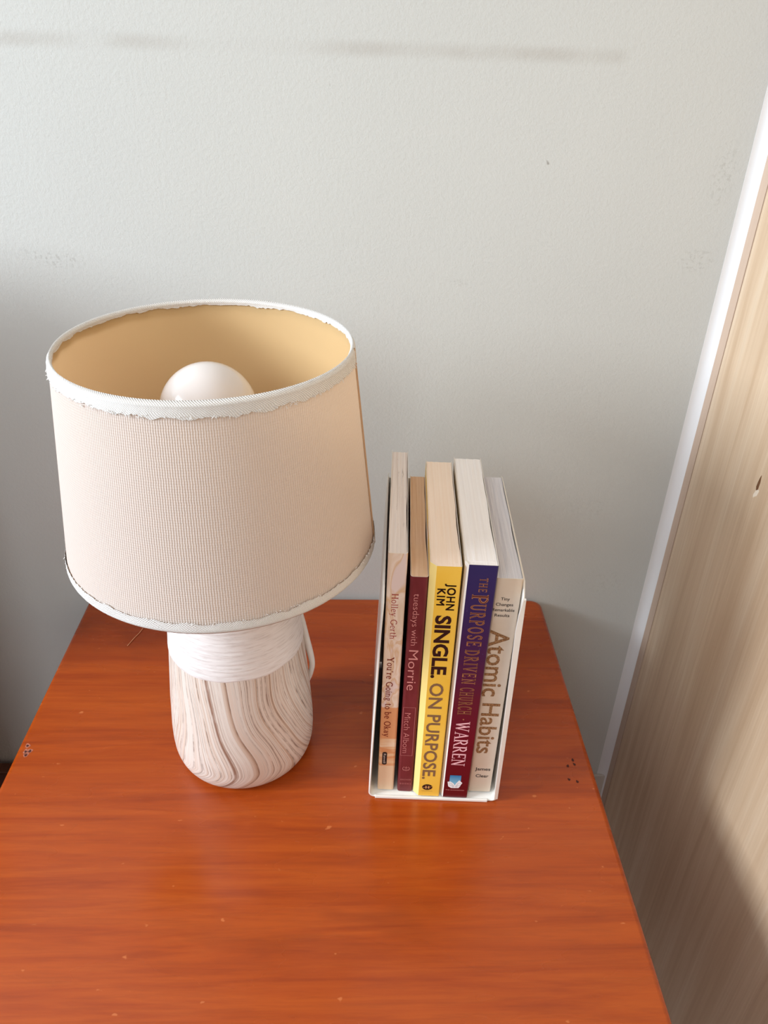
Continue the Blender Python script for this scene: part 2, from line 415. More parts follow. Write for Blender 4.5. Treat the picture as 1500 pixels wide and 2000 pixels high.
for j in range(NZ):
    for i in range(NP):
        k = (i + 1) % NP; f = bmb.faces.new((rows[j][i], rows[j][k], rows[j+1][k], rows[j+1][i])); f.smooth = True
        for l, (a, b) in zip(f.loops, ((j, i), (j, k), (j+1, k), (j+1, i))):
            u = FL[a][b]
            l[uvl].uv = (u, zs[a] * 10)
bmb.faces.new(list(reversed(rows[0])))
ob = from_bm('lamp_body', bmb, mm_.m, lamp); ob['label'] = 'marbled ceramic body'
# closed top of the body
bmt = bmesh.new(); rtp = rbase(.42) * S
bmesh.ops.create_cone(bmt, cap_ends=True, segments=64, radius1=rtp, radius2=rtp * .4, depth=.012, matrix=Matrix.Translation((0, 0, .42 * S + .006)))
mwc = M('white_ceramic', srgb(236, 230, 226), 0.45)
from_bm('lamp_collar', bmt, mwc.m, lamp)
# ribbed white band
mband = M('ribbed_white_glaze', srgb(238, 232, 230), 0.5, 0.4)
mband.color(mband.ramp(mband.noise(mband.coords('Object', (6, 6, 60)), 14, 4, 0.6), [(0.3, srgb(214, 206, 202)), (0.5, srgb(238, 233, 231)), (0.8, srgb(244, 240, 238))]))
NB = 150; z0b, z1b = .2245, .415; pb = [(0, z0b + (z1b - z0b) * j / NB) for j in range(NB + 1)]
def fband(ph, r, z):
    r0 = rbase(z); a = Vector((math.sin(ph) * .8, math.cos(ph) * .8, z * 260))
    rr = noise.noise(a) * .00042 + noise.noise(a * 2.3) * .0002
    t = min(1, (z - z0b) / .004)
    wob = noise.noise(Vector((math.sin(ph) * 3, math.cos(ph) * 3, 5))) * .0016
    return (r0 + (.0009 + rr) * math.sin(t * math.pi / 2)) * S, (z + wob * (1 - min(1, (z - z0b) / .02))) * S
bo = lathe('ribbed_band', pb, mband.m, lamp, n=180, fn=fband); bo['label'] = 'white ribbed band with uneven thread like rings'

# shade
mcl = M('cream_shade_cloth', G(0.8), 0.85, 0.2)
def cloth(mt, col, trans_col, tr, weave=None):
    mt.color(col) if isinstance(col, bpy.types.NodeSocket) else setattr(mt.b.inputs['Base Color'], 'default_value', col)
    t = mt.node('ShaderNodeBsdfTranslucent'); t.inputs[0].default_value = trans_col
    mx = mt.node('ShaderNodeMixShader'); mx.inputs[0].default_value = tr
    mt.l(mt.b.outputs[0], mx.inputs[1]); mt.l(t.outputs[0], mx.inputs[2]); mt.l(mx.outputs[0], mt.out.inputs[0])
def weave(mt, fu, fv, strength, dist, skew=0.0):
    tc = mt.node('ShaderNodeTexCoord'); u, v_, _ = mt.sep(tc.outputs['UV'])
    uu = mt.math('ADD', mt.math('MULTIPLY', u, fu), mt.math('MULTIPLY', v_, skew))
    nz = mt.noise(tc.outputs['UV'], 40, 2)
    su = mt.math('SINE', mt.math('ADD', mt.math('MULTIPLY', uu, 2 * math.pi), mt.math('MULTIPLY', nz, 3.0)))
    sv = mt.math('SINE', mt.math('MULTIPLY', v_, fv * 2 * math.pi))
    h = mt.math('ADD', su, mt.math('MULTIPLY', sv, 0.4))
    mt.bump(h, strength, dist); return su
sv_ = weave(mcl, 420, 90, 0.35, 0.0004)
ccol = mcl.ramp(mcl.math('ADD', mcl.math('MULTIPLY', sv_, 0.5), 0.5), [(0, srgb(222, 212, 206)), (1, srgb(243, 236, 231))])
cloth(mcl, ccol, srgb(252, 236, 220), 0.34)
mlin = M('gold_liner', G(0.6), 0.55, 0.35); cloth(mlin, srgb(232, 203, 152), srgb(250, 226, 190), 0.40)
mtrim = M('white_trim_tape', G(0.9), 0.85, 0.2)
tw = weave(mtrim, 380, 3, 0.4, 0.0005, 14)
mtrim.color(mtrim.ramp(mtrim.math('ADD', mtrim.math('MULTIPLY', tw, .5), .5), [(0, srgb(208, 204, 198)), (.7, srgb(240, 237, 233))]))
ZT, RT, ZB, RB = .6798, .1768, .4047, .2050
tilt = Matrix(((1, 0, -.0049 * 1.4, 0), (0, 1, -.0028, 0), (.0049 * 1.4, .0028, 1, 0), (0, 0, 0, 1)))
sh_prof = [((RB + (RT - RB) * t) * S, (ZB + (ZT - ZB) * t) * S) for t in [k / 24 for k in range(25)]]
shade = lathe('lamp_shade', sh_prof, mcl.m, lamp, n=256)
lin = lathe('shade_liner', [(r - .0011, z) for r, z in sh_prof], mlin.m, shade, n=256); lin['label'] = 'gold coloured inner lining'
def trim_band(name, top):
    h = .0158 if top else .0135; n = 360
    s_ = (RT - RB) / (ZT - ZB)
    def rad(z): return (RT + (z - ZT) * s_) * S if top else (RB + (z - ZB) * s_) * S
    base_z = ZT if top else ZB
    pr = []
    if top:
        pr = [('o', -h), ('o', -h * .6), ('o', -h * .3), ('o', -.003), ('t', 0), ('i', -.002), ('i', -h * .22), ('i', -h * .40)]
    else:
        pr = [('o', h), ('o', h * .6), ('o', h * .3), ('o', .0015), ('t', 0), ('i', .003), ('i', h * .6)]
    P = []
    for k, d in pr:
        z = base_z + d; r = rad(z)
        off = {'o': .0009, 't': -.0006, 'i': -.0020}[k]
        P.append((r + off, z * S + (.0011 if (k == 't' and top) else -.0011 if k == 't' else 0)))
    def fn(ph, r, z):
        nn = noise.noise(Vector((math.sin(ph) * 60, math.cos(ph) * 60, z * 900)))
        n2_ = noise.noise(Vector((math.sin(ph) * 9, math.cos(ph) * 9, 1)))
        e0, e1 = P[0][1], P[-1][1]
        dz = 0
        if abs(z - e0) < 1e-6: dz = nn * .0013 + n2_ * .0016
        if abs(z - e1) < 1e-6: dz = nn * .0008 + n2_ * .0012
        return r + nn * .00015, z + dz
    o = lathe(name, P, mtrim.m, shade, n=n, fn=fn)
    return o
t1 = trim_band('rim_trim', True); t2 = trim_band('rim_trim', False)
# overlap seam down the right side
mseam = M('seam_thread', srgb(206, 170, 136), 0.8)
bms = bmesh.new(); ph0 = math.radians(86)
prev = None
for k in range(25):
    t = k / 24; r = (RB + (RT - RB) * t) * S; z = (ZB + (ZT - ZB) * t) * S
    row = []
    for a, off in ((ph0 - .006, .0002), (ph0 - .005, .0011), (ph0 + .012, .0010), (ph0 + .014, .0002)):
        row.append(bms.verts.new(((r + off) * math.sin(a), -(r + off) * math.cos(a), z)))
    if prev:
        for i in range(3): bms.faces.new((prev[i], prev[i+1], row[i+1], row[i]))
    prev = row
from_bm('seam', bms, mseam.m, shade, smooth=False)
for o_ in (shade,):
    o_.matrix_local = tilt
# stray threads of the trim, curled ends standing off the cloth
def rimpt(ph, dz, off=.0020, top=True):
    z = (ZT if top else ZB) + dz; r = (RB + (RT - RB) * ((z - ZB) / (ZT - ZB))) * S + off
    return Vector((r * math.sin(ph), -r * math.cos(ph), z * S))
bmf = bmesh.new()
def strand(bmx, p, q_, rad=.00022):
    d = (q_ - p); a = d.cross(Vector((0.3, .5, .8))).normalized() * rad; b = d.cross(a).normalized() * rad
    A = [bmx.verts.new(p + v_) for v_ in (a, b, -a, -b)]; B = [bmx.verts.new(q_ + v_ * .6) for v_ in (a, b, -a, -b)]
    for i in range(4): bmx.faces.new((A[i], A[(i+1) % 4], B[(i+1) % 4], B[i]))
rf = random.Random(8)
for i in range(230):
    top = rf.random() < .62; ph = rf.uniform(-1.5, 1.5)
    e = -.0158 if top else .0135
    p = rimpt(ph, e + rf.uniform(-.001, .003), .0010, top); q_ = p + Vector((rf.uniform(-.0012, .0012), -rf.uniform(0, .0007), rf.uniform(-.0016, .0010)))
    strand(bmf, p, q_)
fo = from_bm('frayed_threads', bmf, mtrim.m, shade); fo['kind'] = 'stuff'

# fitting, socket and bulb
mmet = M('white_metal', srgb(225, 222, 216), 0.35)
fit = lathe('shade_ring', [(.024, .4 * S + .030), (.024, .4 * S + .033), (.021, .4 * S + .033), (.021, .4 * S + .030)], mmet.m, lamp, n=48, closed=True)
for k in range(3):
    a = math.radians(30 + 120 * k); r1 = (RB - .006) * S - .001
    tube('spider_arm', [(.0225 * math.sin(a), -.0225 * math.cos(a), .4 * S + .0315), (.05 * math.sin(a), -.05 * math.cos(a), .4 * S + .022), (r1 * math.sin(a), -r1 * math.cos(a), ZB * S + .006)], .0011, mmet.m, lamp, n=8)
lathe('lamp_socket', [(.0, .42*S + .008), (.0195, .42*S + .008), (.0205, .42*S + .014), (.0205, .42*S + .033), (.017, .42*S + .036), (.0, .42*S + .036)], mmet.m, lamp, n=48)
mbulb = M('opal_bulb', srgb(226, 218, 214), 0.12, 0.5); mbulb.b.inputs['Subsurface Weight'].default_value = 0.25
mbulb.b.inputs['Subsurface Radius'].default_value = (.01, .009, .008)
RBU = .0605 * S; ZBU = .5925 * S - .0
# bulb profile: neck then globe
pr = [(.0125, .42*S + .034), (.0135, .42*S + .042), (.018, .42*S + .050)]
for k in range(22):
    a = math.radians(-52 + (142) * k / 21); pr.append((max(RBU * math.cos(a), .00005), ZBU + RBU * math.sin(a)))
bulb = lathe('light_bulb', pr, mbulb.m, lamp, n=72); bulb.location = (-.004, -.001, 0)
bulb['label'] = 'round white opal bulb'
# cord
mcord = M('white_cord', srgb(240, 238, 232), 0.35)
cp = [(.4611, -.372, .2483), (.4690, -.372, .198), (.4758, -.372, .158), (.4740, -.371, .135), (.468, -.366, .112), (.455, -.352, .07), (.438, -.330, .022), (.415, -.285, .0052), (.38, -.20, .0050), (.36, -.10, .0050), (.35, -.012, .0050)]
cp = [(.448, -.37, .305)] + cp
cpts = smooth_pts([((x * S) - LX, (y * S) - LY, z * S) for x, y, z in cp], 8)
rads = []
for i, p in enumerate(cpts):
    rads.append(interp(p.z / S, [0, .10, .135, .19, .25, .31], [.0019, .0019, .0020, .0027, .0020, .0014]))
tube('power_cord', cpts, rads, mcord.m, lamp, n=12)

# ------------------------------------------------------------------ book holder
FLB = Vector((.5672 * S, -.5035 * S, TZ)); rotz = math.radians(-2.7)
mhold = M('white_enamel', srgb(243, 239, 232), 0.3, 0.5)
mhold.bump(mhold.noise(mhold.coords('Object'), 40, 2), 0.06, 0.001)
hold = empty('book_holder', FLB, 'white bent metal book holder with five books, right of the lamp', 'book holder')
hold.rotation_euler = (0, 0, rotz)
WB = .1952 * S; DB = .300 * S; HB = .403 * S; th = .0013
# cross-section path (x,z) bent from one sheet, leaning in slightly at the left top
path = [(.0118 * S, HB)]
for t in (.8, .6, .4, .2): path.append((.0118 * S * t, HB * t))
rc = .0045
for k in range(0, 8):
    a = math.radians(180 + 90 * k / 7); path.append((rc + rc * math.cos(a) + th * .2, rc + rc * math.sin(a) + .0003))
for k in range(0, 8):
    a = math.radians(270 + 90 * k / 7); path.append((WB - .004 + .004 * math.cos(a), .004 + .004 * math.sin(a) + .0003))
for t in (.2, .4, .6, .8, 1.0): path.append((WB - .0026 * S * t, .004 + (HB - .004) * t))
bm = bmesh.new(); ny = 14; grid = []
nP = len(path)
for j in range(ny + 1):
    grid.append([])
    for i, (x, z) in enumerate(path):
        y = DB * j / ny
        grid[j].append(bm.verts.new((x, y, z)))
for j in range(ny):
    for i in range(nP - 1):
        f = bm.faces.new((grid[j][i], grid[j][i+1], grid[j+1][i+1], grid[j+1][i])); f.smooth = True
# round the top front corners
def corner(vcol, side):
    R0 = .014
    for j in range(ny + 1):
        y = DB * j / ny
        for i in range(nP):
            z = path[i][1]
            if (i < 5) == (side == 'l') and (i < 5 or i > nP - 6):
                d = R0 - y
                if d > 0:
                    zmax = HB - (R0 - math.sqrt(max(R0 * R0 - d * d, 0)))
                    vtx = grid[j][i]
                    if z > zmax: vtx.co.z = zmax
corner(None, 'r'); corner(None, 'l')
bmesh.ops.recalc_face_normals(bm, faces=bm.faces)
me = bpy.data.meshes.new('holder_sheet'); bm.to_mesh(me); bm.free()
hs = link('holder_sheet', me, mhold.m, hold)
# make normals point inwards consistently, then thicken outward
bmx = bmesh.new(); xl0, xl1, xr0, xr1 = .0012, .0118 * S + .0006, WB - .0010, WB - .0026 * S - .0008
vs = [bmx.verts.new((x, y, z)) for y in (DB - .0014, DB - .0003) for x, z in ((xl0, .003), (xr0, .003), (xr1, HB - .003), (xl1, HB - .003))]
for f_ in ((0, 1, 2, 3), (7, 6, 5, 4), (0, 4, 5, 1), (1, 5, 6, 2), (2, 6, 7, 3), (3, 7, 4, 0)): bmx.faces.new([vs[i] for i in f_])
from_bm('back_plate', bmx, mhold.m, hold)
md = hs.modifiers.new('thick', 'SOLIDIFY'); md.thickness = th; md.offset = 0.0
hs.location.z = th * .5
# raised front lip along the right plate and the base
bm = bmesh.new()
def lip(pts, wds, dpt):
    prev = None
    for (x, z), (ox, oz) in zip(pts, wds):
        row = [bm.verts.new(c_) for c_ in ((x, -.0006, z), (x + ox, -.0012, z + oz), (x + ox, dpt, z + oz), (x, dpt, z))]
        if prev:
            for i in range(4): bm.faces.new((prev[i], prev[(i+1) % 4], row[(i+1) % 4], row[i]))
        else: bm.faces.new(row)
        prev = row
    bm.faces.new(prev)
pts, wds = [], []
for k in range(15):
    t = k / 14; z = .0035 + (HB - .0100) * t
    pts.append((WB + .0007 - .0026 * S * t, z)); wds.append((-(.0026 + .0016 * t) * (1 - max(0, t - .9) * 6), 0))
lip(pts, wds, .0010)
from_bm('front_lip', bm, mhold.m, hold)
bm = bmesh.new(); box(bm, (.0045, -.0012, .0002), (WB - .0068, .0004, .0026), .0004)
from_bm('front_lip', bm, mhold.m, hold)

# ------------------------------------------------------------------ lettering
def bfont_mesh(text, bold=0.0, spacing=1.0, outline=0.0):
    cu = bpy.data.curves.new('text', 'FONT'); cu.body = text; cu.size = 1.0; cu.offset = bold; cu.space_character = spacing
    cu.resolution_u = 3; cu.fill_mode = 'FRONT'
    ob_ = bpy.data.objects.new('text', cu); C.objects.link(ob_)
    dg = bpy.context.evaluated_depsgraph_get(); me_ = bpy.data.meshes.new_from_object(ob_.evaluated_get(dg))
    bpy.data.objects.remove(ob_); bpy.data.curves.remove(cu)
    V_ = [tuple(v_.co) for v_ in me_.vertices]; F_ = [tuple(p.vertices) for p in me_.polygons]
    bpy.data.meshes.remove(me_); return V_, F_
CAPH = None
# -- own stroke alphabet with serifs (x to the right, cap height 1)
def arc(cx, cy_, rx, ry, a0, a1, n=14):
    return [(cx + rx * math.cos(math.radians(a0 + (a1 - a0) * k / n)), cy_ + ry * math.sin(math.radians(a0 + (a1 - a0) * k / n))) for k in range(n + 1)]
TK, TN = .15, .075     # thick, thin
def sf(x, y, w_=.15): return ([(x - w_, y), (x + w_, y)], .05)
x_ = .66
SER = {
 'H': (.86, [([(.18, 0), (.18, 1)], TK), ([(.68, 0), (.68, 1)], TK), ([(.18, .5), (.68, .5)], TN), sf(.18, .02), sf(.18, .98), sf(.68, .02), sf(.68, .98)]),
 'T': (.78, [([(.39, 0), (.39, 1)], TK), ([(.05, .96), (.73, .96)], TN), ([(.07, .8), (.07, .98)], .05), ([(.71, .8), (.71, .98)], .05), sf(.39, .02)]),
 'E': (.72, [([(.18, 0), (.18, 1)], TK), ([(.1, .97), (.62, .97)], TN), ([(.1, .03), (.64, .03)], TN), ([(.18, .52), (.5, .52)], TN), ([(.62, .8), (.62, .99)], .05), ([(.64, .01), (.64, .22)], .05), ([(.5, .42), (.5, .62)], .05)]),
 'P': (.72, [([(.18, 0), (.18, 1)], TK), (arc(.32, .73, .28, .245, 90, -90), .12), ([(.18, .97), (.34, .97)], TN), ([(.18, .49), (.34, .49)], TN), sf(.18, .02), ([(.03, .98), (.2, .98)], .05)]),
 'R': (.82, [([(.18, 0), (.18, 1)], TK), (arc(.32, .74, .26, .235, 90, -90), .12), ([(.18, .97), (.34, .97)], TN), ([(.18, .5), (.34, .5)], TN), ([(.38, .5), (.7, .02)], .13), ([(.64, .02), (.82, .02)], .05), sf(.18, .02), ([(.03, .98), (.2, .98)], .05)]),
 'U': (.84, [([(.18, 1), (.18, .3)] + arc(.42, .3, .24, .28, 180, 360)[1:] + [(.66, 1)], .11), sf(.18, .98), sf(.66, .98)]),
 'O': (.86, [(arc(.43, .5, .33, .48, 0, 360, 28), .12)]),
 'S': (.64, [([(.54, .78)] + arc(.32, .74, .2, .23, 20, 180, 10) + [(.16, .62), (.44, .42)] + arc(.32, .26, .22, .24, 40, -160, 12), .11), ([(.54, .74), (.54, .97)], .05), ([(.1, .03), (.1, .28)], .05)]),
 'D': (.84, [([(.18, 0), (.18, 1)], TK), (arc(.3, .5, .42, .47, 90, -90, 18), .12), ([(.18, .97), (.32, .97)], TN), ([(.18, .03), (.32, .03)], TN), ([(.03, .98), (.2, .98)], .05), ([(.03, .02), (.2, .02)], .05)]),
 'I': (.36, [([(.18, 0), (.18, 1)], TK), sf(.18, .02), sf(.18, .98)]),
 'V': (.82, [([(.14, 1), (.42, .02)], TK), ([(.42, .02), (.68, 1)], TN), sf(.14, .98), sf(.68, .98)]),
 'N': (.88, [([(.18, 0), (.18, 1)], TN), ([(.18, 1), (.7, .02)], TK), ([(.7, 0), (.7, 1)], TN), sf(.18, .02), sf(.14, .98), sf(.7, .98)]),
 'C': (.78, [(arc(.44, .5, .34, .47, 48, 312, 20), .12), ([(.67, .72), (.67, .96)], .05), ([(.67, .06), (.67, .2)], .05)]),
 'W': (1.14, [([(.12, 1), (.34, .02)], TK), ([(.34, .02), (.56, .95)], TN), ([(.5, 1), (.76, .02)], TK), ([(.76, .02), (1.0, 1)], TN), sf(.12, .98), sf(1.0, .98), sf(.53, .98, .1)]),
 'A': (.86, [([(.14, .02), (.42, 1)], TN), ([(.42, 1), (.72, .02)], TK), ([(.24, .36), (.62, .36)], .06), sf(.14, .02), sf(.72, .02)]),
 'Y': (.82, [([(.12, 1), (.41, .48)], TK), ([(.7, 1), (.41, .48)], TN), ([(.41, .5), (.41, 0)], TK), sf(.12, .98), sf(.7, .98), sf(.41, .02)]),
 'G': (.86, [(arc(.46, .5, .36, .47, 48, 330, 20), .12), ([(.74, .42), (.74, .1)], .13), sf(.74, .42), ([(.7, .74), (.7, .96)], .05)]),
 'o': (.58, [(arc(.29, .33, .21, .31, 0, 360, 20), .10)]),
 'l': (.32, [([(.16, 0), (.16, 1.02)], .12), sf(.16, .02, .12), ([(.04, 1.0), (.16, 1.0)], .05)]),
 'i': (.32, [([(.16, 0), (.16, x_)], .12), sf(.16, .02, .12), ([(.04, .64), (.16, .64)], .05), ([(.10, .88), (.20, .88)], .11)]),
 'e': (.54, [([(.09, .36), (.46, .36)], .06), (arc(.28, .33, .2, .31, 5, 315, 20), .10)]),
 'y': (.58, [([(.1, x_), (.3, .03)], .12), ([(.5, x_), (.22, -.26), (.1, -.26)], .07), sf(.1, .64, .1), sf(.5, .64, .1)]),
 'r': (.44, [([(.14, 0), (.14, x_)], .12), ([(.14, .45), (.24, .6), (.38, .62)], .1), sf(.14, .02, .12), ([(.02, .64), (.14, .64)], .05)]),
 't': (.4, [([(.16, .9), (.16, .16), (.22, .05), (.36, .06)], .11), ([(.03, .64), (.34, .64)], .06)]),
 'h': (.64, [([(.14, 0), (.14, 1.02)], .12), ([(.14, .45), (.24, .6), (.38, .62), (.48, .5), (.48, 0)], .11), sf(.14, .02, .11), sf(.48, .02, .11), ([(.02, 1.0), (.14, 1.0)], .05)]),
 'u': (.64, [([(.14, x_), (.14, .2), (.2, .06), (.32, .03), (.48, .18)], .11), ([(.48, x_), (.48, 0), (.58, 0)], .12), ([(.02, .64), (.14, .64)], .05), ([(.38, .64), (.48, .64)], .05)]),
 'n': (.64, [([(.14, 0), (.14, x_)], .12), ([(.14, .45), (.24, .6), (.38, .62), (.48, .5), (.48, 0)], .11), sf(.14, .02, .11), sf(.48, .02, .11), ([(.02, .64), (.14, .64)], .05)]),
 'g': (.58, [(arc(.27, .42, .17, .21, 0, 360, 16), .09), ([(.16, .22), (.14, .1), (.4, .02), (.46, -.1), (.36, -.26), (.16, -.26), (.1, -.12), (.2, 0)], .08), ([(.4, .58), (.54, .64)], .07)]),
 'b': (.6, [([(.13, 0), (.13, 1.02)], .12), (arc(.3, .33, .2, .3, 150, -150, 18), .10), ([(.01, 1.0), (.13, 1.0)], .05)]),
 'k': (.62, [([(.13, 0), (.13, 1.02)], .12), ([(.14, .28), (.44, .64)], .06), ([(.26, .4), (.5, .02)], .11), sf(.13, .02, .11), sf(.5, .02, .09), sf(.44, .64, .1), ([(.01, 1.0), (.13, 1.0)], .05)]),
 'a': (.56, [([(.12, .54), (.2, .64), (.34, .62), (.4, .48), (.4, .08), (.5, .02)], .10), (arc(.25, .2, .15, .17, 70, 330, 14), .09), ([(.24, .37), (.4, .42)], .07)]),
 "'": (.24, [([(.12, 1.0), (.10, .74)], .10)]),
 ' ': (.34, []), '.': (.3, [([(.09, .06), (.21, .06)], .13)]), '-': (.4, [([(.1, .4), (.3, .4)], .13)]),
}
def ribbon(V_, F_, pts, wd_, ox, grow=0.0, yy=1.0):
    hw = wd_ / 2 + grow; n = len(pts); base_ = len(V_)
    closed = n > 3 and abs(pts[0][0] - pts[-1][0]) < 1e-6 and abs(pts[0][1] - pts[-1][1]) < 1e-6
    P = [Vector(p) for p in pts]
    for i in range(n):
        if closed: a, b = P[(i - 1) % (n - 1)], P[(i + 1) % (n - 1)]
        else: a, b = P[max(i - 1, 0)], P[min(i + 1, n - 1)]
        t = (b - a).normalized(); nn = Vector((-t.y, t.x)); p = P[i].copy()
        if not closed and grow:
            if i == 0: p = p - t * grow
            if i == n - 1: p = p + t * grow
        V_.append((p.x + nn.x * hw + ox, p.y + nn.y * hw, 0)); V_.append((p.x - nn.x * hw + ox, p.y - nn.y * hw, 0))
    for i in range(n - 1):
        q0 = base_ + 2 * i; F_.append((q0, q0 + 1, q0 + 3, q0 + 2))
def serif_mesh(text, grow=0.0, gap=.04):
    V_, F_ = [], []; ox = 0
    for ch in text:
        wch, strokes = SER[ch]
        for pts, wd_ in strokes: ribbon(V_, F_, pts, wd_, ox, grow)
        ox += wch + gap
    return V_, F_
def ext_(V_): return min(v_[0] for v_ in V_), max(v_[0] for v_ in V_), min(v_[1] for v_ in V_), max(v_[1] for v_ in V_)
Hv, _f = bfont_mesh('H'); CAPH = ext_(Hv)[3]

def thicken(mesh, d):
    V_, F_ = mesh; V2, F2 = [], []
    for dx, dy in ((-d, -d), (d, -d), (d, d), (-d, d)):
        n_ = len(V2); V2 += [(a + dx, b + dy, c_) for a, b, c_ in V_]; F2 += [tuple(i + n_ for i in f_) for f_ in F_]
    return V2, F2
def put_text(book, name, mesh, cap, xb, xc, zt, zb, mat, y=-.00012, x_shift=None):
    """reads downwards: baseline at local x=xb, cap line at x=xc, starts at zt and ends at zb"""
    V_, F_ = mesh; x0, x1, _, _ = ext_(V_)
    sx = (zt - zb) / (x1 - x0); sy = (xc - xb) / cap
    V2 = [(xb + b * sy + (x_shift(zt - (a - x0) * sx) if x_shift else 0), y, zt - (a - x0) * sx) for a, b, _z in V_]
    me_ = bpy.data.meshes.new(name); me_.from_pydata(V2, [], F_); me_.update()
    o_ = link(name, me_, mat, book)
    if sum(p.normal.y * p.area for p in me_.polygons) > 0: me_.flip_normals()
    return o_
def put_flat(book, name, mesh, x0, x1, zb, h, cap, mat, y=-.00012):
    """reads across"""
    V_, F_ = mesh; a0, a1, _, _ = ext_(V_); sx = (x1 - x0) / (a1 - a0); sy = h / cap
    V2 = [(x0 + (a - a0) * sx, y, zb + b * sy) for a, b, _z in V_]
    me_ = bpy.data.meshes.new(name); me_.from_pydata(V2, [], F_); me_.update()
    o_ = link(name, me_, mat, book)
    if sum(p.normal.y * p.area for p in me_.polygons) > 0: me_.flip_normals()
    return o_
def patch_mesh(book, name, pts, mat, y=-.0001):
    bmm = bmesh.new(); bmm.faces.new([bmm.verts.new((a, y, b)) for a, b in pts])
    o_ = from_bm(name, bmm, mat, book)
    if o_.data.polygons[0].normal.y > 0: o_.data.flip_normals()
    return o_
def strokes_mesh(book, name, strokes, wd_, mat, y=-.00014):
    V_, F_ = [], []
    for pts in strokes: ribbon(V_, F_, pts, wd_, 0)
    me_ = bpy.data.meshes.new(name); me_.from_pydata([(a, y, b) for a, b, _ in V_], [], F_); me_.update()
    o_ = link(name, me_, mat, book)
    for p in me_.polygons: pass
    return o_
def ink(name, col, rough=.5): return M(name, srgb(*col), rough, .3).m

